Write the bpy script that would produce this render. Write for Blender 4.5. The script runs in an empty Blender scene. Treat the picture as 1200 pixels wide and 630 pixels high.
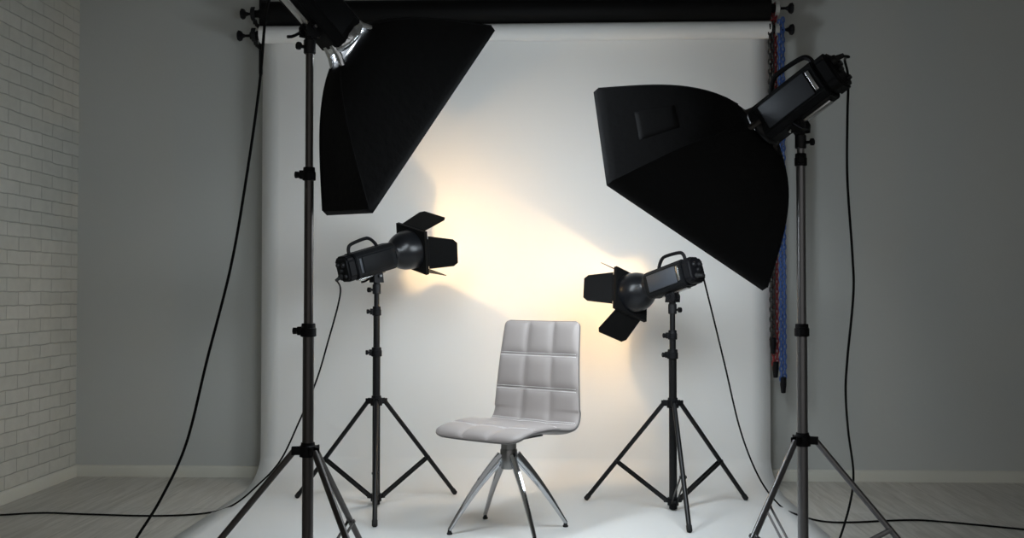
import bpy, bmesh, math, random
from mathutils import Vector, Matrix
random.seed(7)
SC = bpy.context.scene
COL = SC.collection
V = Vector
R = math.radians

# ------------------------------------------------------------------ camera
CAM_H, F_PX, YAW, PITCH = 1.02, 1200.0, R(2.2), R(1.3)
cd = bpy.data.cameras.new('camera'); cd.sensor_width = 36; cd.lens = 36; cd.clip_start = 0.05
cam = bpy.data.objects.new('camera', cd); COL.objects.link(cam)
cam.location = (0, 0, CAM_H); cam.rotation_euler = (math.pi/2 + PITCH, 0, YAW)
SC.camera = cam
CR = Matrix.Rotation(YAW, 3, 'Z') @ Matrix.Rotation(math.pi/2 + PITCH, 3, 'X')

def at(px, py, d):
    """world point seen at photo pixel px,py at distance d along the view axis"""
    return V((0, 0, CAM_H)) + CR @ V(((px-600)/F_PX, (315-py)/F_PX, -1)) * d

def on_floor(px, py, z=0.0):
    r = CR @ V(((px-600)/F_PX, (315-py)/F_PX, -1))
    return V((0, 0, CAM_H)) + r*((z-CAM_H)/r.z)

def pix(p):
    q = CR.transposed() @ (V(p) - V((0, 0, CAM_H)))
    return 600 + F_PX*q.x/-q.z, 315 - F_PX*q.y/-q.z

# --------------------------------------------------------------- materials
MATS = {}
def mat(name, col, rough=.5, metal=0, bump=0, bscale=60, var=0, vscale=8, spec=.5, emit=None, estr=0, sheen=0, stretch=None):
    m = bpy.data.materials.new(name); m.use_nodes = True
    nt = m.node_tree; N = nt.nodes; b = N['Principled BSDF']
    b.inputs['Base Color'].default_value = (*col, 1); b.inputs['Roughness'].default_value = rough
    b.inputs['Metallic'].default_value = metal; b.inputs['Specular IOR Level'].default_value = spec
    if sheen: b.inputs['Sheen Weight'].default_value = sheen
    if emit:
        b.inputs['Emission Color'].default_value = (*emit, 1); b.inputs['Emission Strength'].default_value = estr
    if bump or var:
        tc = N.new('ShaderNodeTexCoord'); mp = N.new('ShaderNodeMapping')
        nt.links.new(tc.outputs['Object'], mp.inputs[0])
        if stretch: mp.inputs['Scale'].default_value = stretch
    if var:
        n = N.new('ShaderNodeTexNoise'); n.inputs['Scale'].default_value = vscale; n.inputs['Detail'].default_value = 6
        nt.links.new(mp.outputs[0], n.inputs['Vector'])
        mx = N.new('ShaderNodeMixRGB'); mx.inputs[1].default_value = (*[c*(1-var) for c in col], 1)
        mx.inputs[2].default_value = (*[min(1, c*(1+var)) for c in col], 1)
        nt.links.new(n.outputs['Fac'], mx.inputs[0]); nt.links.new(mx.outputs[0], b.inputs['Base Color'])
    if bump:
        n = N.new('ShaderNodeTexNoise'); n.inputs['Scale'].default_value = bscale; n.inputs['Detail'].default_value = 4
        nt.links.new(mp.outputs[0], n.inputs['Vector'])
        bp = N.new('ShaderNodeBump'); bp.inputs['Strength'].default_value = bump; bp.inputs['Distance'].default_value = .004
        nt.links.new(n.outputs['Fac'], bp.inputs['Height']); nt.links.new(bp.outputs[0], b.inputs['Normal'])
    MATS[name] = m
    return m

M_black = mat('black_satin_metal', (.008, .008, .009), .45, .0, spec=.3, var=.2, vscale=20)
M_tube = mat('black_tube', (.006, .006, .0065), .35, 0, spec=.3, var=.15, vscale=15)
M_gun = mat('gunmetal_tube', (.085, .078, .075), .34, .85, var=.12, vscale=12)
M_steel = mat('grey_anodised_tube', (.20, .195, .20), .33, .9, var=.1, vscale=12)
M_plastic = mat('black_plastic', (.005, .005, .006), .55, 0, spec=.15, bump=.15, bscale=300)
M_rubber = mat('black_rubber', (.007, .007, .007), .75)
M_body = mat('strobe_body_paint', (.006, .0065, .0075), .55, 0, spec=.14, bump=.2, bscale=400)
M_panel = mat('slate_side_panel', (.045, .050, .060), .5, .1, bump=.15, bscale=500)
M_refl = mat('glossy_black_reflector', (.006, .0065, .008), .3, 0, spec=.4)
M_reflin = mat('reflector_silver_inside', (.8, .8, .8), .3, .9)
M_leaf = mat('matt_black_leaf', (.005, .005, .005), .65, 0, spec=.1, bump=.2, bscale=200)
M_fabric = mat('black_softbox_fabric', (.0055, .0055, .006), .8, 0, bump=.6, bscale=40, spec=.18)
M_patch = mat('black_patch_fabric', (.006, .006, .0065), .75, 0, spec=.2, bump=.4, bscale=300)
M_silver = mat('crinkled_silver', (.85, .87, .9), .22, 1, bump=1.0, bscale=55)
M_bright = mat('bare_steel', (.7, .7, .72), .25, 1)
M_cord = mat('black_cord', (.005, .005, .005), .6, spec=.12)
M_paper = mat('white_background_paper', (.80, .80, .785), .75, 0, bump=.05, bscale=6, var=.015, vscale=2, spec=.2)
M_blackpaper = mat('black_background_paper', (.004, .004, .004), .6, spec=.12)
M_chrome = mat('chrome', (.50, .51, .53), .06, 1)
M_leather = mat('greige_leather', (.365, .327, .312), .45, 0, bump=.12, bscale=260, var=.03, vscale=10)
M_shell = mat('grey_leather_back', (.20, .19, .185), .5, 0, bump=.1, bscale=200)
M_piping = mat('grey_piping', (.13, .122, .118), .45)
M_stitch = mat('pale_stitch_thread', (.85, .83, .82), .6)
M_red = mat('red_chain_plastic', (.20, .018, .022), .4)
M_blue = mat('blue_chain_plastic', (.035, .085, .26), .4)
M_darkchain = mat('black_chain_plastic', (.012, .012, .012), .4)
M_bracket = mat('pale_bracket_metal', (.55, .55, .53), .4, .6)
M_glow = mat('softbox_diffuser_lit', (.85, .87, .9), .8, 0, emit=(.84, .93, 1.0), estr=22.5)
M_glow2 = mat('softbox_diffuser_lit_dim', (.85, .87, .9), .8, 0, emit=(.84, .93, 1.0), estr=12.0)
M_bulb = mat('warm_bulb', (.9, .8, .6), .3, 0, emit=(1.0, .62, .28), estr=30)
M_base = mat('cream_baseboard', (.62, .61, .54), .5, var=.05, vscale=3)

def wall_paint():
    m = mat('grey_wall_paint', (.50, .51, .488), .72, 0, bump=.12, bscale=45, var=.035, vscale=1.3, spec=.25)
    return m
M_wall = wall_paint()
M_ceil = mat('grey_ceiling_paint', (.24, .24, .235), .8, var=.02)

def brick_mat():
    m = bpy.data.materials.new('whitewashed_brick'); m.use_nodes = True
    nt = m.node_tree; N = nt.nodes; L = nt.links; b = N['Principled BSDF']; b.inputs['Roughness'].default_value = .75
    tc = N.new('ShaderNodeTexCoord'); sx = N.new('ShaderNodeSeparateXYZ'); cx = N.new('ShaderNodeCombineXYZ')
    L.new(tc.outputs['Object'], sx.inputs[0]); L.new(sx.outputs['Y'], cx.inputs['X']); L.new(sx.outputs['Z'], cx.inputs['Y'])
    nz = N.new('ShaderNodeTexNoise'); nz.inputs['Scale'].default_value = 9; L.new(tc.outputs['Object'], nz.inputs['Vector'])
    wob = N.new('ShaderNodeMixRGB'); wob.blend_type = 'ADD'; wob.inputs[0].default_value = .012
    L.new(cx.outputs[0], wob.inputs[1]); L.new(nz.outputs['Color'], wob.inputs[2])
    br = N.new('ShaderNodeTexBrick'); L.new(wob.outputs[0], br.inputs['Vector'])
    br.inputs['Scale'].default_value = 1; br.inputs['Brick Width'].default_value = .222; br.inputs['Row Height'].default_value = .0685
    br.inputs['Mortar Size'].default_value = .0035; br.inputs['Mortar Smooth'].default_value = .5; br.offset = .5
    br.inputs['Color1'].default_value = (.58, .575, .515, 1); br.inputs['Color2'].default_value = (.64, .63, .57, 1)
    br.inputs['Mortar'].default_value = (.45, .445, .40, 1)
    n2 = N.new('ShaderNodeTexNoise'); n2.inputs['Scale'].default_value = 14; n2.inputs['Detail'].default_value = 8
    L.new(tc.outputs['Object'], n2.inputs['Vector'])
    # mortar partly filled with paint: fade by noise
    mul = N.new('ShaderNodeMixRGB'); mul.blend_type = 'MULTIPLY'; mul.inputs[0].default_value = .22
    L.new(br.outputs['Color'], mul.inputs[1]); L.new(n2.outputs['Fac'], mul.inputs[2]); L.new(mul.outputs[0], b.inputs['Base Color'])
    bp = N.new('ShaderNodeBump'); bp.inputs['Strength'].default_value = .7; bp.inputs['Distance'].default_value = .006; bp.invert = True
    L.new(br.outputs['Fac'], bp.inputs['Height'])
    bp2 = N.new('ShaderNodeBump'); bp2.inputs['Strength'].default_value = .35; bp2.inputs['Distance'].default_value = .006
    L.new(n2.outputs['Fac'], bp2.inputs['Height']); L.new(bp.outputs[0], bp2.inputs['Normal']); L.new(bp2.outputs[0], b.inputs['Normal'])
    return m
M_brick = brick_mat()

def floor_mat():
    m = bpy.data.materials.new('pale_laminate_planks'); m.use_nodes = True
    nt = m.node_tree; N = nt.nodes; L = nt.links; b = N['Principled BSDF']; b.inputs['Roughness'].default_value = .48
    tc = N.new('ShaderNodeTexCoord'); sx = N.new('ShaderNodeSeparateXYZ'); cx = N.new('ShaderNodeCombineXYZ')
    L.new(tc.outputs['Object'], sx.inputs[0]); L.new(sx.outputs['Y'], cx.inputs['X']); L.new(sx.outputs['X'], cx.inputs['Y'])
    br = N.new('ShaderNodeTexBrick'); L.new(cx.outputs[0], br.inputs['Vector']); br.offset = .37
    br.inputs['Scale'].default_value = 1; br.inputs['Brick Width'].default_value = 1.2; br.inputs['Row Height'].default_value = .19
    br.inputs['Mortar Size'].default_value = .0015; br.inputs['Mortar Smooth'].default_value = .3
    br.inputs['Color1'].default_value = (.55, .53, .48, 1); br.inputs['Color2'].default_value = (.61, .585, .535, 1)
    br.inputs['Mortar'].default_value = (.38, .36, .33, 1)
    mp = N.new('ShaderNodeMapping'); mp.inputs['Scale'].default_value = (14, 1.1, 1); L.new(tc.outputs['Object'], mp.inputs[0])
    n = N.new('ShaderNodeTexNoise'); n.inputs['Scale'].default_value = 2.2; n.inputs['Detail'].default_value = 9; n.inputs['Distortion'].default_value = 1.1
    L.new(mp.outputs[0], n.inputs['Vector'])
    rp = N.new('ShaderNodeValToRGB'); rp.color_ramp.elements[0].position = .3; rp.color_ramp.elements[0].color = (.66, .65, .62, 1)
    rp.color_ramp.elements[1].position = .65; rp.color_ramp.elements[1].color = (1, 1, 1, 1); L.new(n.outputs['Fac'], rp.inputs[0])
    mul = N.new('ShaderNodeMixRGB'); mul.blend_type = 'MULTIPLY'; mul.inputs[0].default_value = .8
    L.new(br.outputs['Color'], mul.inputs[1]); L.new(rp.outputs[0], mul.inputs[2]); L.new(mul.outputs[0], b.inputs['Base Color'])
    bp = N.new('ShaderNodeBump'); bp.inputs['Strength'].default_value = .15; bp.inputs['Distance'].default_value = .002
    L.new(n.outputs['Fac'], bp.inputs['Height']); L.new(bp.outputs[0], b.inputs['Normal'])
    return m
M_floor = floor_mat()

# ------------------------------------------------------------ mesh helpers
def frame(d):
    d = V(d).normalized(); a = V((0, 0, 1)) if abs(d.z) < .95 else V((1, 0, 0))
    s = d.cross(a).normalized(); return d, s, s.cross(d)

def tube(bm, pts, r, seg=10, closed=False, squash=None):
    """sweep a circle along pts; r is a number or a list"""
    pts = [V(p) for p in pts]; n = len(pts); rs = r if isinstance(r, (list, tuple)) else [r]*n
    rings = []; prev = None
    for i, p in enumerate(pts):
        if closed: t = pts[(i+1) % n] - pts[i-1]
        else: t = pts[min(i+1, n-1)] - pts[max(i-1, 0)]
        t.normalize()
        if prev is None: _, s, u = frame(t)
        else:
            s = prev - t*prev.dot(t)
            if s.length < 1e-6: _, s, u = frame(t)
            s.normalize(); u = s.cross(t)
        prev = s
        rings.append([bm.verts.new(p + (s*math.cos(2*math.pi*k/seg) + u*math.sin(2*math.pi*k/seg))*rs[i]) for k in range(seg)])
    m = n if closed else n-1
    for i in range(m):
        a, b = rings[i], rings[(i+1) % n]
        for k in range(seg): bm.faces.new((a[k], a[(k+1) % seg], b[(k+1) % seg], b[k]))
    if not closed:
        bm.faces.new(rings[0][::-1]); bm.faces.new(rings[-1])

def lathe(bm, prof, axis=(0, 0, 1), org=(0, 0, 0), seg=24, caps=True, sq=0):
    """prof: list of (distance along axis, radius); sq>0 squares the section"""
    d, s, u = frame(axis); org = V(org); rings = []
    for t, r in prof:
        row = []
        for k in range(seg):
            a = 2*math.pi*(k+.5)/seg; c, sn = math.cos(a), math.sin(a); f = 1
            if sq: f = (abs(c)**sq + abs(sn)**sq)**(-1/sq)
            row.append(bm.verts.new(org + d*t + (s*c + u*sn)*r*f))
        rings.append(row)
    for a, b in zip(rings, rings[1:]):
        for k in range(seg): bm.faces.new((a[k], a[(k+1) % seg], b[(k+1) % seg], b[k]))
    if caps:
        bm.faces.new(rings[0][::-1]); bm.faces.new(rings[-1])

def box(bm, c, size, rot=None, bev=0, bseg=2):
    c = V(c); x, y, z = [k/2 for k in size]
    vs = [bm.verts.new(V((sx*x, sy*y, sz*z))) for sx in (-1, 1) for sy in (-1, 1) for sz in (-1, 1)]
    fs = [bm.faces.new([vs[i] for i in f]) for f in ((0,1,3,2),(4,6,7,5),(0,4,5,1),(2,3,7,6),(0,2,6,4),(1,5,7,3))]
    es = list({e for f in fs for e in f.edges}); out = vs
    if bev:
        g = bmesh.ops.bevel(bm, geom=es, offset=bev, segments=bseg, profile=.5, affect='EDGES')
        out = list({v for f in g['faces'] for v in f.verts} | {v for v in vs if v.is_valid})
    M = Matrix.Translation(c) @ (rot.to_4x4() if rot else Matrix())
    for v in out: v.co = M @ v.co

def prism(bm, poly, depth_vec):
    """extrude polygon (list of points) by vector"""
    a = [bm.verts.new(V(p)) for p in poly]; b = [bm.verts.new(V(p) + V(depth_vec)) for p in poly]; n = len(poly)
    bm.faces.new(a[::-1]); bm.faces.new(b)
    for i in range(n): bm.faces.new((a[i], a[(i+1) % n], b[(i+1) % n], b[i]))

def build(name, bm, m, parent=None, smooth=40):
    bmesh.ops.recalc_face_normals(bm, faces=bm.faces)
    me = bpy.data.meshes.new(name); bm.to_mesh(me); bm.free()
    for x in (m if isinstance(m, list) else [m]): me.materials.append(x)
    if smooth:
        me.polygons.foreach_set('use_smooth', [True]*len(me.polygons)); me.set_sharp_from_angle(angle=R(smooth))
    o = bpy.data.objects.new(name, me); COL.objects.link(o)
    if parent: o.parent = parent
    return o

def B(): return bmesh.new()

def thing(name, label, cat, loc=(0, 0, 0), rz=0, group=None):
    o = bpy.data.objects.new(name, None); COL.objects.link(o); o.empty_display_size = .05
    o.location = loc; o.rotation_euler = (0, 0, rz); tag(o, label, cat, group); return o

def tag(o, label, cat, group=None):
    o['label'] = label; o['category'] = cat
    if group: o['group'] = group
    return o

def struct(name, bm, m, **k):
    o = build(name, bm, m, **k); o['kind'] = 'structure'; return o

def spline(pts, n=10):
    """Catmull-Rom through pts"""
    P = [V(p) for p in pts]; P = [P[0]*2 - P[1]] + P + [P[-1]*2 - P[-2]]; out = []
    for i in range(1, len(P)-2):
        a, b, c, d = P[i-1:i+3]
        for k in range(n):
            t = k/n
            out.append(.5*((2*b) + (c-a)*t + (2*a-5*b+4*c-d)*t*t + (3*b-a-3*c+d)*t**3))
    out.append(P[-2]); return out

# ------------------------------------------------------------------- room
WY, WX, CEIL = 5.62, -2.645, 3.05
RX = 4.6
b = B(); box(b, ((WX+RX)/2, 2.2, -.05), (RX-WX+.4, 7.6, .1)); struct('floor', b, M_floor, smooth=0)
b = B(); box(b, ((WX+RX)/2, WY+.06, CEIL/2), (RX-WX+.24, .12, CEIL)); struct('wall_back', b, M_wall, smooth=0)
b = B(); box(b, (WX-.06, (WY-1.6)/2, CEIL/2), (.12, WY+1.6, CEIL)); struct('wall_left', b, M_brick, smooth=0)
b = B(); box(b, ((WX+RX)/2, 2.2, CEIL+.05), (RX-WX+.4, 7.6, .1)); struct('ceiling', b, M_ceil, smooth=0)
b = B(); box(b, (RX+.06, (WY-1.6)/2, CEIL/2), (.12, WY+1.6, CEIL)); struct('wall_right', b, M_wall, smooth=0)
BH = .062
def base(name, x0, x1, y0, y1, nx, ny):
    b = B(); prof = [(0, 0), (.016, 0), (.016, BH-.012), (.012, BH-.005), (.005, BH), (0, BH)]
    p = [V((x0 + nx*d, y0 + ny*d, z)) for d, z in prof]; prism(b, p, (x1-x0, y1-y0, 0))
    struct(name, b, M_base, smooth=30)
base('baseboard_back', WX, RX, WY, WY, 0, -1)
base('baseboard_left', WX, WX, WY-.016, -1.5, 1, 0)

# --------------------------------------------------- background paper rolls
PXL, PXR, PY = -1.567, 1.158, 5.485          # sheet edges, hanging plane
white = thing('paper_backdrop', 'wide white paper backdrop hanging from a roll and sweeping over the floor', 'backdrop', (0, PY, 0))
def off(o, d): o.location = -V(d)
b = B()
RW = .046; RC = V((0, PY-RW, 2.408))
prof = []
for k in range(9):                            # leaves the roll at its back
    a = math.pi*.0 + R(60)*(1-k/8)
    prof.append((RC.y + (RW+.001)*math.cos(a), RC.z + (RW+.001)*math.sin(a)))
prof += [(PY, z) for z in (2.2, 1.8, 1.4, 1.0, .7, .5, .32, .2)]
for k in range(1, 25):                        # the sweep
    a = math.pi/2*k/24
    prof.append((PY - .34*(1-math.cos(a)), .15 - .146*math.sin(a)))
prof = [p for p in prof]
prof += [(y, .004) for y in (4.9, 4.6, 4.2, 3.8, 3.4, 3.0, 2.7)]
NX = 28
rows = []
for j, (y, z) in enumerate(prof):
    row = []
    for i in range(NX+1):
        u = i/NX; x = PXL + (PXR-PXL)*u
        ripple = .004*math.sin(u*9+1)*max(0, min(1, (2.3-z)/1.5))*(1 if z > .3 else 0)
        row.append(b.verts.new((x, y - PY + ripple - (.004 if z > .3 else 0)*0, z)))
    rows.append(row)
for r0, r1 in zip(rows, rows[1:]):
    for i in range(NX): b.faces.new((r0[i], r0[i+1], r1[i+1], r1[i]))
sheet = build('paper_sheet', b, M_paper, white, 80)
md = sheet.modifiers.new('thickness', 'SOLIDIFY'); md.thickness = .0012; md.offset = 0
b = B(); lathe(b, [(0, RW*.8), (0, RW), (PXR-PXL, RW), (PXR-PXL, RW*.8)], (1, 0, 0), (PXL, -RW, RC.z), 40)
build('paper_roll', b, M_paper, white)

def expander(parent, x, sgn, y, z, m=M_plastic):
    """plastic plug in the end of a roll with a tightening rod and butterfly knob"""
    b = B()
    lathe(b, [(-.02, .026), (.02, .026), (.03, .020), (.055, .020), (.056, .008), (.09, .007)], (sgn, 0, 0), (x, y, z), 16)
    e = build('roll_expander', b, m, parent)
    b = B(); lathe(b, [(.085, .009), (.095, .012), (.104, .026), (.118, .030), (.124, .024), (.127, .008)], (sgn, 0, 0), (x, y, z), 8)
    build('knob', b, m, e, 30)
expander(white, PXL, -1, -RW, RC.z-.005); expander(white, PXR, 1, -RW, RC.z)
RB = .064; BC = V((0, PY-RW-.012, 2.518))
blk = thing('black_paper_roll', 'thick roll of black background paper above the white paper', 'backdrop roll', (0, BC.y, BC.z))
b = B(); L0, L1 = PXL+.02, PXR-.005
lathe(b, [(0, RB*.45), (0, RB), (L1-L0, RB), (L1-L0, RB*.45)], (1, 0, 0), (L0, 0, 0), 40); build('paper_roll', b, M_blackpaper, blk)
b = B(); lathe(b, [(0, RB*.97), (0, RB+.0016), (.9, RB+.0016), (.9, RB*.97)], (1, 0, 0), (L1-.9-.35, 0, 0), 40)
expander(blk, L0, -1, 0, 0); expander(blk, L1, 1, 0, .0)
b.free()

def wall_bracket(name, label, x, sgn, m):
    t = thing(name, label, 'wall bracket', (x, WY, 2.3))
    b = B(); box(b, (0, -.006, .14), (.05, .012, .42), bev=.003); build('wall_plate', b, m, t)
    for y, z, rr in ((PY-RW-WY, RC.z-2.3, .03), (BC.y-WY, BC.z-2.3, .03)):
        b = B()
        pts = [(0, -.012, z-.045), (0, y+.03, z-.045)]
        for k in range(9):
            a = R(-60) - R(180)*k/8 + R(0)
            pts.append((0, y + .034*math.cos(a), z + .034*math.sin(a)))
        prev = None
        for p, q in zip(pts, pts[1:]):
            p, q = V(p), V(q); d = q-p; c = (p+q)/2
            box(b, c, (.022, d.length+.006, .006), rot=V((0, 1, 0)).rotation_difference(d).to_matrix())
        build('hook', b, m, t)
    return t
wall_bracket('wall_bracket', 'black double hook bracket on wall at left end of paper rolls', PXL-.033, -1, M_black)
wall_bracket('wall_bracket', 'pale metal double hook bracket on wall at right end of paper rolls', PXR+.033, 1, M_bracket)

# hanging chains at the right end
def chain(name, label, x, y, z1, z0, m, w=.030):
    t = thing(name, label, 'chain', (x, y, z0))
    b = B(); n = int((z1-z0-.02)/.026)
    for side in (-1, 1):
        for k in range(n):
            z = .03 + (k + (.5 if side > 0 else 0))*.026
            cx = side*w*.27
            if k % 2 == 0: ring = [(cx + .0075*math.cos(a), 0, z + .0165*math.sin(a)) for a in [2*math.pi*i/10 for i in range(10)]]
            else: ring = [(cx, .0075*math.cos(a), z + .0165*math.sin(a)) for a in [2*math.pi*i/10 for i in range(10)]]
            tube(b, ring, .0048, 5, closed=True)
    build('chain_links', b, m, t)
    b = B(); lathe(b, [(-.045, .006), (-.043, .012), (-.02, .014), (0, .017), (.035, .017), (.04, .012)], (0, 0, 1), (0, 0, 0), 14)
    build('chain_weight', b, M_plastic, t)
    return t
cy = PY - .03
def zat(py, y): return at(906, py, y-.04).z
p = at(906.5, 430, 5.42); chain('bead_chain', 'red plastic chain hanging beside right edge of white paper', p.x, 5.43, 2.56, zat(432, 5.43), M_red, .034)
p = at(915.5, 450, 5.40); chain('bead_chain', 'blue plastic chain hanging just right of the red one', p.x, 5.415, 2.46, zat(450, 5.41), M_blue, .034)
p = at(903.2, 405, 5.40); chain('bead_chain', 'shorter black chain between the white paper edge and the red chain', p.x, 5.402, 2.44, zat(404, 5.402), M_darkchain, .024)

# ------------------------------------------------------------- light stands
def light_stand(label, x, y, phi0, top, clamps, m, hub_z=.505, foot_r=.45, scale=1.0, kd=180):
    t = thing('light_stand', label, 'light stand', (x, y, 0), 0, 'tripod light stands')
    k = scale
    r1, r2, r3 = .0185*k, .0155*k, .0128*k
    za, zb = min(clamps), max(clamps)
    b = B(); lathe(b, [(.03, r1*.7), (.03, r1), (za, r1), (za, r1*.7)], seg=20); build('lower_tube', b, m, t)
    b = B(); lathe(b, [(za, r2), (zb, r2)], seg=20); build('middle_tube', b, m, t)
    b = B(); lathe(b, [(zb, r3), (top-.03, r3), (top-.03, r3*.72), (top, r3*.72)], seg=20); build('upper_tube', b, m, t)
    for z, r in ((za, r1), (zb, r2)):
        b = B(); lathe(b, [(-.022, r*1.05), (-.020, r*1.4), (.006, r*1.4), (.008, r*1.28), (.022, r*1.22), (.023, r)], org=(0, 0, z), seg=18)
        a = R(kd); d = V((math.cos(a), math.sin(a), 0))
        box(b, d*(r*1.5) + V((0, 0, z-.002)), (.016, .022, .028), rot=Matrix.Rotation(a, 3, 'Z'), bev=.002)
        c = build('locking_collar', b, M_plastic, t)
        b = B(); o0 = d*(r*1.4) + V((0, 0, z-.002))
        lathe(b, [(0, .006), (.012, .006), (.013, .011), (.024, .012), (.026, .009)], d, o0, 8)
        build('knob', b, M_plastic, c, 30)
    b = B(); lathe(b, [(-.026, r1*1.05), (-.024, r1*1.5), (.010, r1*1.5), (.014, r1*1.25), (.022, r1*1.2), (.022, r1)], org=(0, 0, hub_z), seg=20)
    for i in range(3):
        a = phi0 + i*2*math.pi/3; d = V((math.cos(a), math.sin(a), 0)); s = V((-d.y, d.x, 0))
        for q in (-1, 1): box(b, d*(.036) + s*q*.011 + V((0, 0, hub_z-.004)), (.034, .004, .026), rot=Matrix.Rotation(a, 3, 'Z'), bev=.0015)
    build('leg_hub', b, M_plastic, t)
    bz = .048
    b = B(); lathe(b, [(-.02, r1*1.05), (-.02, r1*1.4), (.014, r1*1.4), (.014, r1*1.0)], org=(0, 0, bz), seg=18)
    for i in range(3):
        a = phi0 + i*2*math.pi/3; d = V((math.cos(a), math.sin(a), 0)); s = V((-d.y, d.x, 0))
        for q in (-1, 1): box(b, d*.030 + s*q*.009 + V((0, 0, bz)), (.026, .003, .018), rot=Matrix.Rotation(a, 3, 'Z'))
    lathe(b, [(.008, r1*.6), (.012, r1*1.02), (.03, r1*1.02)], seg=16)
    build('brace_hub', b, M_plastic, t)
    for i in range(3):
        a = phi0 + i*2*math.pi/3; d = V((math.cos(a), math.sin(a), 0)); s = V((-d.y, d.x, 0))
        p0 = d*.044 + V((0, 0, hub_z-.004)); p1 = d*foot_r + V((0, 0, .014))
        b = B(); tube(b, [p0, p1], .0108*k, 12)
        lg = build('leg', b, m, t)
        b = B(); ax = (p1-p0).normalized(); tube(b, [p1 - ax*.022, p1 + ax*.002, p1 + ax*.006], [.0125*k, .0125*k, .009*k], 12)
        build('rubber_foot', b, M_rubber, lg)
        j = p0.lerp(p1, .60); e = d*.034 + V((0, 0, bz))
        b = B()
        for q in (-1, 1):                       # a pair of flat bars
            o0 = s*q*.0115; dirv = e-j
            M3 = Matrix((dirv.normalized(), s, dirv.normalized().cross(s))).transposed()
            box(b, (j+e)/2 + o0, (dirv.length+.016, .003, .014), rot=M3, bev=.001)
        tube(b, [j - s*.016, j + s*.016], .0055, 10); tube(b, [e - s*.014, e + s*.014], .0045, 10)
        build('brace', b, m, lg)
    return t

# ------------------------------------------------------------ studio strobes
def strobe(label, pivot, az, el, m_panel, axis_h=.088, back=.0, k=1.0, plug_z=-.032):
    """root Empty stands on the stand spigot; local +X is the way it shines"""
    t = thing('studio_strobe', label, 'studio light', pivot, az, 'studio strobe heads')
    tilt = Matrix.Rotation(-el, 4, 'Y') @ Matrix.Translation((back, 0, axis_h)) @ Matrix.Scale(k, 4)
    def part(name, bm, m, parent=t, smooth=40):
        for v in bm.verts: v.co = tilt @ v.co
        return build(name, bm, m, parent, smooth)
    # octagonal-section housing
    b = B(); W, Hh, c = .058, .064, .020
    sec = [(-W, -Hh+c), (-W, Hh-c), (-W+c, Hh), (W-c, Hh), (W, Hh-c), (W, -Hh+c), (W-c, -Hh), (-W+c, -Hh)]
    prism(b, [(-.130, y, z) for y, z in sec], (.235, 0, 0))
    bmesh.ops.bevel(b, geom=list(b.edges), offset=.004, segments=2, affect='EDGES')
    body = part('housing', b, M_body)
    for s in (-1, 1):
        b = B(); box(b, (-.008, s*(W+.001), 0), (.175, .006, .080), bev=.0025)
        p = part('side_panel', b, m_panel)
        b = B(); box(b, (-.108, s*(W+.002), .0), (.012, .004, .070), bev=.001); part('trim_strip', b, M_bright if m_panel is M_panel else M_panel, p)
    # rear control cap
    b = B(); prism(b, [(-.180, y*.97, z*.97) for y, z in sec], (.050, 0, 0)); bmesh.ops.bevel(b, geom=list(b.edges), offset=.010, segments=3, affect='EDGES')
    cap = part('rear_cap', b, M_plastic)
    b = B()
    for (y, z, r) in ((-.022, .022, .012), (.022, .022, .012), (0, -.004, .009), (-.026, -.032, .008)):
        lathe(b, [(0, r), (.010, r), (.013, r*.8)], (-1, 0, 0), (-.179, y, z), 12)
    part('control_knob', b, M_black, cap)
    b = B(); lathe(b, [(0, .013), (.014, .013), (.016, .009), (.04, .007)], (-1, 0, -.3), (-.178, .018, plug_z), 12); part('mains_plug', b, M_rubber, cap)
    # handle on top
    b = B(); hp = spline([(-.125, 0, Hh-.004), (-.120, 0, Hh+.026), (-.098, 0, Hh+.042), (-.02, 0, Hh+.050), (.010, 0, Hh+.042), (.032, 0, Hh+.018), (.042, 0, Hh-.004)], 5)
    tube(b, hp, .0085, 8); part('handle', b, M_plastic)
    # front bayonet ring
    b = B(); lathe(b, [(.103, .055), (.105, .060), (.120, .060), (.124, .055), (.130, .052)], (1, 0, 0), (0, 0, 0), 28); part('front_ring', b, M_black)
    # under-rail, yoke and tilt clamp (stays upright on the spigot)
    b = B(); box(b, (-.03, 0, -Hh-.004), (.16, .030, .012), bev=.003); part('mounting_rail', b, M_bright)
    b = B()
    lathe(b, [(-.075, .017), (-.072, .020), (-.030, .020), (-.026, .016), (-.012, .015)], seg=16)
    for s in (-1, 1):
        prism(b, [(-.026, s*.017, -.02), (.026, s*.017, -.02), (.020, s*.017, .026), (.006, s*.017, .036), (-.014, s*.017, .032), (-.028, s*.017, .010)], (0, s*.006, 0))
    tube(b, [(0, -.032, .012), (0, .032, .012)], .009, 12)
    br = build('tilt_bracket', b, M_black, t)
    b = B(); tube(b, spline([(0, .032, .012), (.004, .044, .010), (-.03, .050, -.012), (-.052, .052, -.018)], 4), .0055, 8); build('tilt_lever', b, M_plastic, br)
    b = B(); tube(b, [(0, -.036, .012), (0, -.0325, .012)], .006, 10); build('bolt', b, M_bright, br)
    b = B(); lathe(b, [(0, .006), (.018, .006), (.02, .013), (.03, .013)], (-1, 0, 0), (-.018, 0, -.055), 8); build('clamp_screw', b, M_plastic, br, 30)
    b = B()
    for s in (-1, 1): box(b, tilt @ V((0-back, s*.013, -Hh-.018)), (.05, .005, .034), rot=Matrix.Rotation(-el, 3, 'Y'))
    build('rail_clamp', b, M_black, br)
    t['tilt'] = [c for row in tilt for c in row]
    return t, t.matrix_basis.copy(), tilt, part

def world_of(t, tilt, p):
    M = Matrix.Translation(t.location) @ Matrix.Rotation(t.rotation_euler.z, 4, 'Z') @ tilt
    return M @ V(p)

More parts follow.
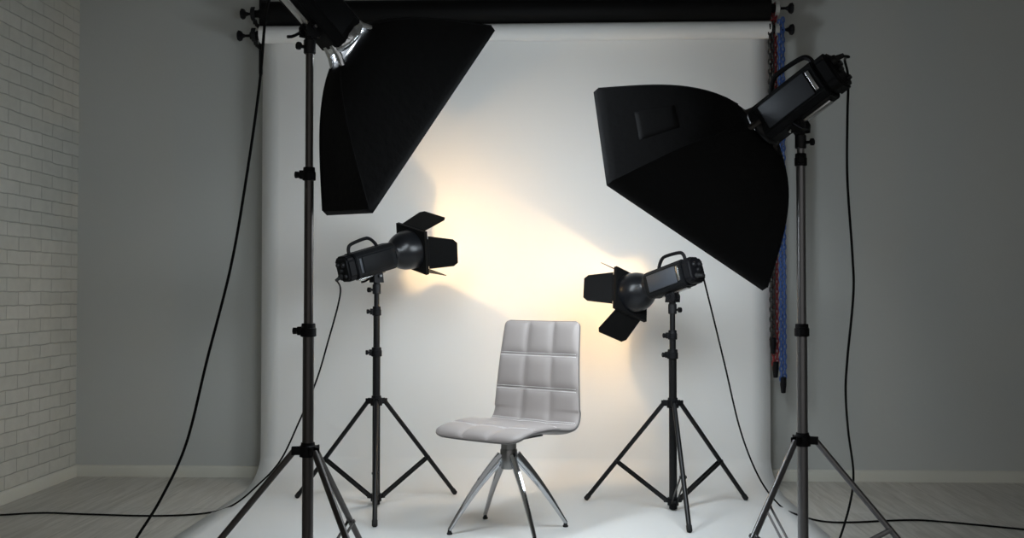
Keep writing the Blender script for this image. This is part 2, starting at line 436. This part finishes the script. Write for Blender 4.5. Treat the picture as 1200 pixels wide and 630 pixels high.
def barn_doors(t, part, roll, opens):
    """reflector dish, square frame and four hinged flaps"""
    x0 = .124
    outer = [(x0-.012, .056), (x0, .060), (x0+.008, .066), (x0+.03, .082), (x0+.055, .093), (x0+.085, .0985), (x0+.125, .100)]
    inner = [(x0+.125, .097), (x0+.085, .0955), (x0+.055, .090), (x0+.03, .078), (x0+.012, .05)]
    b = B(); lathe(b, outer + inner[:1], (1, 0, 0), (0, 0, 0), 40, caps=False)
    rf = part('reflector', b, M_refl)
    b = B(); lathe(b, inner + [(x0+.010, .02)], (1, 0, 0), (0, 0, 0), 40, caps=False); part('reflector_lining', b, M_reflin, rf)
    b = B(); lathe(b, [(x0-.002, .004), (x0+.012, .018), (x0+.03, .022), (x0+.046, .016), (x0+.054, .004)], (1, 0, 0), (0, 0, 0), 16); part('lamp_bulb', b, M_bulb, rf)
    xf = x0+.115; Rr = Matrix.Rotation(roll, 4, 'X')
    b = B(); n = 40                              # square plate with a round hole, in two skins
    h = .112
    def sq(a):
        c, s = math.cos(a), math.sin(a); f = 1/max(abs(c), abs(s)); return c*f*h, s*f*h
    rings = []
    for xx in (xf, xf+.018):
        ro = []; ri = []
        for k in range(n):
            a = 2*math.pi*k/n; ro.append(b.verts.new((xx, *sq(a)))); ri.append(b.verts.new((xx, .1005*math.cos(a), .1005*math.sin(a))))
        rings.append((ro, ri))
    for k in range(n):
        k2 = (k+1) % n
        for ro, ri in rings: b.faces.new((ro[k], ro[k2], ri[k2], ri[k]))
        b.faces.new((rings[0][0][k], rings[0][0][k2], rings[1][0][k2], rings[1][0][k])); b.faces.new((rings[0][1][k], rings[0][1][k2], rings[1][1][k2], rings[1][1][k]))
    for v in b.verts: v.co = Rr @ v.co
    fr = part('barn_door_frame', b, M_leaf, smooth=30)
    for i, (op, wide) in enumerate(opens):       # top, +Y side, bottom, -Y side
        b = B(); L = .145; w0, w1 = (.088, .098) if not wide else (.086, .070)
        poly = [(-w0, 0), (w0, 0), (w1, L*.86), (w1-.018, L), (-w1+.018, L), (-w1, L*.86)]
        prism(b, [(0, y, x) for y, x in poly], (.0022, 0, 0))
        lathe(b, [(-.07, .005), (.07, .005)], (0, 1, 0), (0, 0, 0), 8)
        Mx = Rr @ Matrix.Rotation(-i*math.pi/2, 4, 'X') @ Matrix.Translation((xf+.022, 0, h-.002)) @ Matrix.Rotation(R(90)-op, 4, 'Y')
        for v in b.verts: v.co = Mx @ v.co
        part('barn_door_leaf', b, M_leaf, fr, 30)

# ---------------------------------------------------------------- softboxes
def softbox(label, apex, n, s, u, W, Hh, L, glow, gap, bulge, patch_side=None):
    apex, n, s, u = map(V, (apex, n, s, u))
    M = Matrix((n, s, u)).transposed().to_4x4(); M.translation = apex
    t = bpy.data.objects.new('softbox', None); COL.objects.link(t); t.matrix_world = M; tag(t, label, 'softbox', 'black softboxes')
    # local: X out of the box, Y across W, Z across Hh
    r0 = .074
    cs = [V((L, sy*W, sz*Hh)) for sy, sz in ((-1, 1), (-1, -1), (1, -1), (1, 1))]
    a0 = [V((gap, *(V((c.y, c.z)).normalized()*r0))) for c in cs]
    NT, NS = 18, 10
    def rod(i, q):
        p = a0[i].lerp(cs[i], q); rd = V((0, cs[i].y, cs[i].z)).normalized()
        bl = bulge[i] if isinstance(bulge, (list, tuple)) else bulge
        return p + (rd*.8 + V((-.25, 0, 0)))*bl*math.sin(math.pi*min(1, q**.60))
    def surf(i, q, v):
        p = rod(i, q); e = rod((i+1) % 4, q); m = p.lerp(e, v)
        # cloth pulled taut between rods: sags towards the axis a little; near the ring it follows the circle
        ctr = V((m.x, 0, 0)); k = math.sin(math.pi*v)
        f = 1 + .16*k*(1-q)**3 - .028*k*math.sin(math.pi*q)
        return ctr + (m-ctr)*f
    b = B(); g = {}
    for i in range(4):
        for j in range(NT+1):
            for k in range(NS):
                g[i, j, k] = b.verts.new(surf(i, j/NT, k/NS))
    for i in range(4):
        for j in range(NT):
            for k in range(NS):
                A = g[i, j, k]; Bv = g[i, j+1, k]
                nx = (i, j, k+1) if k+1 < NS else ((i+1) % 4, j, 0); ny = (i, j+1, k+1) if k+1 < NS else ((i+1) % 4, j+1, 0)
                b.faces.new((A, g[nx], g[ny], Bv))
    # front lip
    lip = {}
    for i in range(4):
        for k in range(NS): lip[i, k] = b.verts.new(surf(i, 1, k/NS) + V((.022, 0, 0)))
    for i in range(4):
        for k in range(NS):
            nx = (i, k+1) if k+1 < NS else ((i+1) % 4, 0)
            b.faces.new((g[i, NT, k], g[(i, NT, k+1) if k+1 < NS else ((i+1) % 4, NT, 0)], lip[nx], lip[i, k]))
    sh = build('fabric_shell', b, M_fabric, t, 35)
    md = sh.modifiers.new('thickness', 'SOLIDIFY'); md.thickness = .003; md.offset = -1
    for i in range(4):                          # seam binding over each rod
        b = B(); tube(b, [rod(i, .04+.955*j/16) + V((0, 0, 0)) for j in range(17)], .0035, 6); build('seam_binding', b, M_fabric, sh)
    b = B(); q = .988
    f = [b.verts.new((L-.004, sy*W*.955, sz*Hh*.955)) for sy, sz in ((-1, 1), (-1, -1), (1, -1), (1, 1))]
    fb = [b.verts.new(v.co - V((.004, 0, 0))) for v in f]
    b.faces.new(f); b.faces.new(fb[::-1])
    for i in range(4): b.faces.new((f[i], f[(i+1) % 4], fb[(i+1) % 4], fb[i]))
    build('front_diffuser', b, glow, t, 0)
    # speed ring: flange with lugs the rods plug into
    b = B(); lathe(b, [(-.026, .056), (-.026, .068), (-.016, .078), (-.006, .080), (.0, .077), (.0, .062), (-.012, .056)], (1, 0, 0), (0, 0, 0), 36, caps=False)
    rg = build('speed_ring', b, M_silver if gap > .02 else M_black, t)
    for i in range(4):
        d = a0[i] - V((gap, 0, 0)); d.normalize()
        b = B(); p = d*.078; tube(b, [p + V((-.03, 0, 0)) - d*.01, p + V((.01, 0, 0)), p + d*.02 + V((gap+.014, 0, 0))], [.011, .013, .010], 8)
        build('rod_socket', b, M_silver if gap > .02 else M_gun, rg)
    if patch_side is not None:
        b = B(); i = patch_side; rows = []
        for jq in range(9):
            row = []
            for jv in range(9):
                q = .46 + .30*jq/8; v = .33 + .36*jv/8
                p = surf(i, q, v); pn = (surf(i, q+.01, v)-surf(i, q-.01, v)).cross(surf(i, q, v+.01)-surf(i, q, v-.01)).normalized()
                if pn.dot(p - V((p.x, 0, 0))) < 0: pn = -pn
                edge = 1 if 0 < jq < 8 and 0 < jv < 8 else .35
                row.append(b.verts.new(p + pn*.004*edge))
            rows.append(row)
        for ra, rb_ in zip(rows, rows[1:]):
            for k in range(8): b.faces.new((ra[k], ra[k+1], rb_[k+1], rb_[k]))
        po = build('vent_flap', b, M_patch, t, 50); md = po.modifiers.new('thickness', 'SOLIDIFY'); md.thickness = .006; md.offset = -1
        if md: pass
    return t

# ---- right-hand foreground light: softbox, strobe, stand
def aim(n):
    n = V(n).normalized(); return math.atan2(n.y, n.x), math.asin(n.z)

KS = 1.13
def key_light(apex, n, ppx, ax_h=.088):
    """where the spigot stands so that the strobe's front meets the speed ring"""
    az, el = aim(n); n = V(n).normalized(); up = (V((0, 0, 1)) - n*n.z).normalized()
    best = None
    for k in range(-300, 300):
        bk = k*.001                            # housing slides on its rail
        piv = V(apex) - n*(.130*KS-.012+bk)  - up*ax_h
        e = abs(pix(piv)[0] - ppx)
        if best is None or e < best[0]: best = (e, bk, piv)
    return az, el, best[1], best[2]

D_ap, D_n, D_s, D_u = (.765, 3.739, 1.616), (-.678, .519, -.52), (.732, .532, -.425), (-.056, .669, .741)
C_ap, C_n, C_s, C_u = (-.705, 3.456, 1.884), (.523, .592, -.614), (.43, .439, .789), (-.736, .676, .025)
softbox('black softbox on the right facing away, square flap on its end panel', D_ap, D_n, D_s, D_u, .427, .266, .385, M_glow2, .006, .085, 0)
softbox('black softbox at top left with bright light leaking at its silver ring', C_ap, C_n, C_s, C_u, .451, .132, .37, M_glow, .026, [.05, .05, .05, .07], None)
azD, elD, bkD, pivD = key_light(D_ap, D_n, 938.0)
azC, elC, bkC, pivC = key_light(C_ap, C_n, 363.0)
sD = strobe('strobe head with slate side panel joined to the right softbox', pivD, azD, elD, M_panel, back=bkD, k=KS, plug_z=.030)
sC = strobe('strobe head tilted down at top left, joined to the leaking softbox', pivC, azC, elC, M_body, back=bkC, k=KS)
light_stand('tall grey metal tripod stand on the right carrying the softbox', pivD.x, pivD.y, R(-17), pivD.z-.04, (.886, pivD.z-.115), M_steel, kd=258)
light_stand('tall dark tripod stand at left foreground carrying the upper left softbox', pivC.x, pivC.y, R(192), pivC.z-.04, (.895, 1.41), M_gun, kd=180)

# ---- the two barn-door lights behind the chair
pA = at(441.5, 326, 4.90); pB = at(788, 349, 4.80)
azA, elA = aim((.68, .66, .26)); azB, elB = aim((-.66, .66, -.27))
sA = strobe('left strobe head with barn doors on thin black stand, pointing right', pA, azA, elA, M_body, k=.98, back=-.0)
barn_doors(sA[0], sA[3], R(15), [(R(14), 0), (R(12), 1), (R(22), 0), (R(48), 1)])
sB = strobe('right strobe head with barn doors on thin black stand, pointing left down', pB, azB, elB, M_panel, k=.98, back=-.0)
barn_doors(sB[0], sB[3], R(20), [(R(34), 0), (R(40), 1), (R(36), 0), (R(28), 1)])
light_stand('black tripod stand left of the chair with barn-door light on top', pA.x, pA.y, R(279), pA.z-.04, (.735, .93), M_tube, kd=195)
light_stand('black tripod stand right of the chair with barn-door light on top', pB.x, pB.y, R(272), pB.z-.04, (.73, .82), M_tube, kd=195)

# -------------------------------------------------------------- power cords
def cord(label, pts, r=.0042):
    b = B(); tube(b, spline(pts, 10), r, 8)
    return tag(build('power_cord', b, M_cord), label, 'cord', 'power cords')
plug = lambda s, z=-.042: world_of(s[0], s[2], (-.212, .018, z))
def lay(px, py): return on_floor(px, py, .0052)
gA = [plug(sA)] + [at(x, y, d) for x, y, d in ((399, 338, 4.9), (396, 358, 4.88), (385, 398, 4.86), (371, 445, 4.84), (350, 495, 4.82), (328, 540, 4.80))]
gA += [at(300, 570, 4.83), lay(272, 593), lay(240, 601), lay(180, 604), lay(100, 602), lay(50, 600.5), lay(0, 603), lay(-60, 606)]
for p in gA: p.z = max(p.z, .0095 if p.x > PXL-.02 else .0052)
cord('thin black cord of the left barn-door light running along the floor leftwards', gA)
gB = [plug(sB)] + [at(x, y, d) for x, y, d in ((823, 320, 4.82), (835, 368, 4.83), (850, 430, 4.83), (868, 505, 4.82), (890, 560, 4.78))]
gB += [lay(914, 593), lay(935, 604), lay(965, 610.5), lay(1000, 611.5), lay(1060, 609), lay(1100, 610.5), lay(1200, 620), lay(1260, 627)]
for p in gB: p.z = max(p.z, .0095 if p.x < PXR+.02 else .0052)
cord('thin black cord of the right barn-door light running to the right edge', gB)
pd = plug(sD, .02)
gD = [pd, pd + V((.02, -.01, -.006)), at(990, 70, 3.62), at(994, 92, 3.63), at(993, 140, 3.64), at(993, 210, 3.66), at(999, 300, 3.68), at(1000, 345, 3.69), at(993, 420, 3.70), at(991, 460, 3.72),
      at(994, 505, 3.9), at(1000, 552, 4.02), at(997, 585, 4.0), at(985, 628, 3.95), lay(972, 655), lay(960, 690)]
for p in gD: p.z = max(p.z, .0052)
cord('black cord hanging from the right softbox strobe beside its grey stand', gD, .0046)
pc = plug(sC)
gC = [pc, pc + V((-.03, -.03, -.004)), at(318, -22, 3.15), at(311, 20, 3.16), at(304, 100, 3.17), at(290, 200, 3.19), at(271, 310, 3.21), at(243, 420, 3.23), at(218, 520, 3.25), at(188, 585, 3.27), at(160, 630, 3.28), at(138, 668, 3.29), lay(110, 704), lay(60, 716)]
for p in gC: p.z = max(p.z, .0052)
cord('long black cord hanging down from the upper left strobe to the floor', gC, .0046)

# -------------------------------------------------------------------- chair
CH = V((-.183, 4.395, .005))
ch = thing('swivel_chair', 'greige quilted leather chair on chrome four-legged base', 'chair', CH, R(-35))
HS = .215
def prof_pts():
    """side profile of the pad's face, local y,z, front lip to top of back"""
    pts = [(-.238, .414), (-.222, .427), (-.185, .439), (-.10, .450), (0, .449), (.08, .438), (.140, .433), (.178, .444), (.199, .478), (.206, .53), (.211, .60), (.221, .70), (.236, .80), (.250, .885)]
    s = [V((0, y, z)) for y, z in pts]
    return spline(s, 12)
PP = prof_pts()
cum = [0]
for a, c in zip(PP, PP[1:]): cum.append(cum[-1] + (c-a).length)
TOT = cum[-1]
def P_at(d):
    d = max(0, min(TOT-1e-6, d))
    for i in range(len(cum)-1):
        if cum[i+1] >= d:
            f = (d-cum[i])/(cum[i+1]-cum[i]+1e-9); t = (PP[i+1]-PP[i]).normalized()
            return PP[i].lerp(PP[i+1], f), t
def half(d):
    """half width along the profile"""
    z = P_at(d)[0].z; q = max(0, min(1, (z-.46)/.42)); h = .232 - .030*q
    q2 = max(0, min(1, (.20-d)/.2)); h -= .010*q2
    rc = .040
    if d < rc: h -= rc*1.2*(1-math.sqrt(max(0, 1-(1-d/rc)**2)))
    e = TOT-d; rc = .022
    if e < rc: h -= rc*(1-math.sqrt(max(0, 1-(1-e/rc)**2)))
    return h
SE = [TOT - k*.150 for k in range(6, 0, -1) if TOT - k*.150 > .05]     # crosswise seams
CS = [-1/3, 1/3]                                                        # lengthwise seams
TH = .030
def quilt(u, d):
    du = min(abs(u-c) for c in CS + [-1, 1])*HS
    dd = min([abs(d-c) for c in SE] + [d, TOT-d])
    fu = 1-math.exp(-du/.016); fd = 1-math.exp(-dd/.013)
    return .016*(fu*fd) 
NU, ND = 48, 150
def face_pt(u, d, extra=0):
    p, t = P_at(d); nrm = V((0, -t.z, t.y)) if True else None
    if nrm.z < 0 and p.z < .46: nrm = -nrm
    h = half(d)
    curl = .010*(abs(u)**3)*(1 if p.z > .5 else .4)
    return p + V((u*h, 0, 0)) + nrm*(quilt(u, d) + extra + curl), nrm
b = B(); top = {}; bot = {}
dist = [TOT*(1-math.cos(math.pi*j/ND*1.0))/2*.25 + TOT*j/ND*.75 for j in range(ND+1)]
us = [math.sin(math.pi/2*(2*i/NU-1))*.35 + (2*i/NU-1)*.65 for i in range(NU+1)]
for j, d in enumerate(dist):
    for i, u in enumerate(us): top[i, j] = b.verts.new(face_pt(u, d)[0])
for j in range(ND):
    for i in range(NU): b.faces.new((top[i, j], top[i+1, j], top[i+1, j+1], top[i, j+1]))
rim = [(i, 0) for i in range(NU)] + [(NU, j) for j in range(ND)] + [(i, ND) for i in range(NU, 0, -1)] + [(0, j) for j in range(ND, 0, -1)]
def rimpt(i, j, k):
    d = dist[j]; p, t = P_at(d); nrm = V((0, -t.z, t.y)); u = us[i]
    if nrm.z < 0 and p.z < .46: nrm = -nrm
    inset = (0, .0, .004)[k]; c = P_at(min(max(d, .02), TOT-.02))[0]
    q = face_pt(u, d)[0] - nrm*(0, .012, .026)[k]
    if k == 2: q = q + (V((0, P_at(max(.012, min(TOT-.012, d)))[0].y, P_at(max(.012, min(TOT-.012, d)))[0].z)) - V((0, p.y, p.z))) + V((-.010*u, 0, 0))
    return q
r1 = [b.verts.new(rimpt(i, j, 1)) for i, j in rim]
n = len(rim)
for k in range(n):
    k2 = (k+1) % n; b.faces.new((top[rim[k]], r1[k], r1[k2], top[rim[k2]]))
cushion = build('quilted_cushion', b, M_leather, ch, 60)
# underside / back shell
b = B(); sh = {}
for j in range(ND+1):
    for i in range(NU+1):
        d = dist[j]; p, t = P_at(d); nrm = V((0, -t.z, t.y)); u = us[i]
        if nrm.z < 0 and p.z < .46: nrm = -nrm
        ed = min(1-abs(u), 1)*HS; ee = min(d, TOT-d)
        bul = .016*(1-math.exp(-ed/.03))*(1-math.exp(-ee/.03))
        base_p = face_pt(u, d)[0] - nrm*(quilt(u, d)) - nrm*.011
        sh[i, j] = b.verts.new(base_p - nrm*(.004+bul))
for j in range(ND):
    for i in range(NU): b.faces.new((sh[i, j], sh[i, j+1], sh[i+1, j+1], sh[i+1, j]))
r2 = [b.verts.new(rimpt(i, j, 1)) for i, j in rim]
for k in range(n):
    k2 = (k+1) % n; b.faces.new((sh[rim[k]], sh[rim[k2]], r2[k2], r2[k]))
build('back_shell', b, M_shell, ch, 60)
b = B(); tube(b, [rimpt(i, j, 0)*.3 + rimpt(i, j, 1)*.7 for i, j in rim[::2]], .0034, 6, closed=True); build('piping', b, M_piping, ch)
# stitching: double rows on crosswise seams, single on lengthwise
for d in SE:
    b = B()
    for o in (-.006, .006):
        m_ = 46
        for k in range(m_):
            ua, ub = -0.97 + 1.94*k/m_, -0.97 + 1.94*(k+.62)/m_
            tube(b, [face_pt(ua, d+o, .0008)[0], face_pt(ub, d+o, .0008)[0]], .0015, 4)
    build('stitching', b, M_stitch, cushion)
# swivel base
b = B(); box(b, (0, .0, .403), (.22, .20, .010), bev=.003); lathe(b, [(.385, .05), (.398, .055), (.400, .055)], seg=20); build('mounting_plate', b, M_black, ch)
b = B(); lathe(b, [(.262, .030), (.264, .0355), (.27, .037), (.34, .037), (.345, .0355), (.346, .033), (.395, .033)], seg=32); build('swivel_column', b, mat('brushed_steel_column', (.30, .295, .29), .28, 1), ch)
for k, (ang, rr) in enumerate(((R(200), .262), (R(299), .235), (R(16), .255), (R(118), .245))):
    a = ang + R(35); d = V((math.cos(a), math.sin(a), 0)); s = V((-d.y, d.x, 0))
    b = B(); N_ = 10; prev = None; rows = []
    for q in range(N_+1):
        f = q/N_
        c = d*(.030 + (rr-.030)*f) + V((0, 0, .318 - .300*f + .016*math.sin(math.pi*f)))
        wt = .013*(1-f) + .0085*f; ht = .024*(1-f) + .008*f
        up = (V((0, 0, 1))*(rr) + d*.3).normalized()
        row = []
        for kk in range(8):
            an = 2*math.pi*(kk+.5)/8; row.append(b.verts.new(c + s*wt*math.cos(an)*1.08 + up*ht*math.sin(an)*1.08))
        rows.append(row)
    for ra, rb_ in zip(rows, rows[1:]):
        for kk in range(8): b.faces.new((ra[kk], ra[(kk+1) % 8], rb_[(kk+1) % 8], rb_[kk]))
    b.faces.new(rows[0][::-1]); b.faces.new(rows[-1])
    lg = build('leg', b, M_chrome, ch, 50)
    b = B(); lathe(b, [(0, .011), (.006, .012), (.009, .009), (.02, .007)], org=d*(rr-.002)); build('foot_glide', b, M_rubber, lg)

# -------------------------------------------------------------------- light
def lamp(name, kind, loc, energy, color, size=.05, target=None, **k):
    d = bpy.data.lights.new(name, kind); d.energy = energy; d.color = color
    if kind == 'POINT' or kind == 'SPOT': d.shadow_soft_size = size
    if kind == 'AREA': d.shape = 'RECTANGLE'; d.size, d.size_y = size
    o = bpy.data.objects.new(name, d); COL.objects.link(o); o.location = loc
    if target is not None: o.rotation_euler = (V(target) - V(loc)).to_track_quat('-Z', 'Y').to_euler()
    return o
WARM = (1.0, .64, .29)
lamp('modelling_lamp', 'POINT', world_of(sA[0], sA[2], (.205, 0, 0)), 8, WARM, .012)
lamp('modelling_lamp', 'POINT', world_of(sB[0], sB[2], (.205, 0, 0)), 8, WARM, .012)
lamp('flash_lamp', 'POINT', V(C_ap) + V(C_n)*.012, 14, (.85, .93, 1), .01)

w = bpy.data.worlds.new('room_daylight'); SC.world = w; w.use_nodes = True
bg = w.node_tree.nodes['Background']; bg.inputs[0].default_value = (1.0, 1.0, .98, 1); bg.inputs[1].default_value = .39

vs = SC.view_settings; vs.view_transform = 'Standard'; vs.look = 'None'; vs.gamma = 1; vs.exposure = 0; vs.use_curve_mapping = False
bpy.context.view_layer.update()
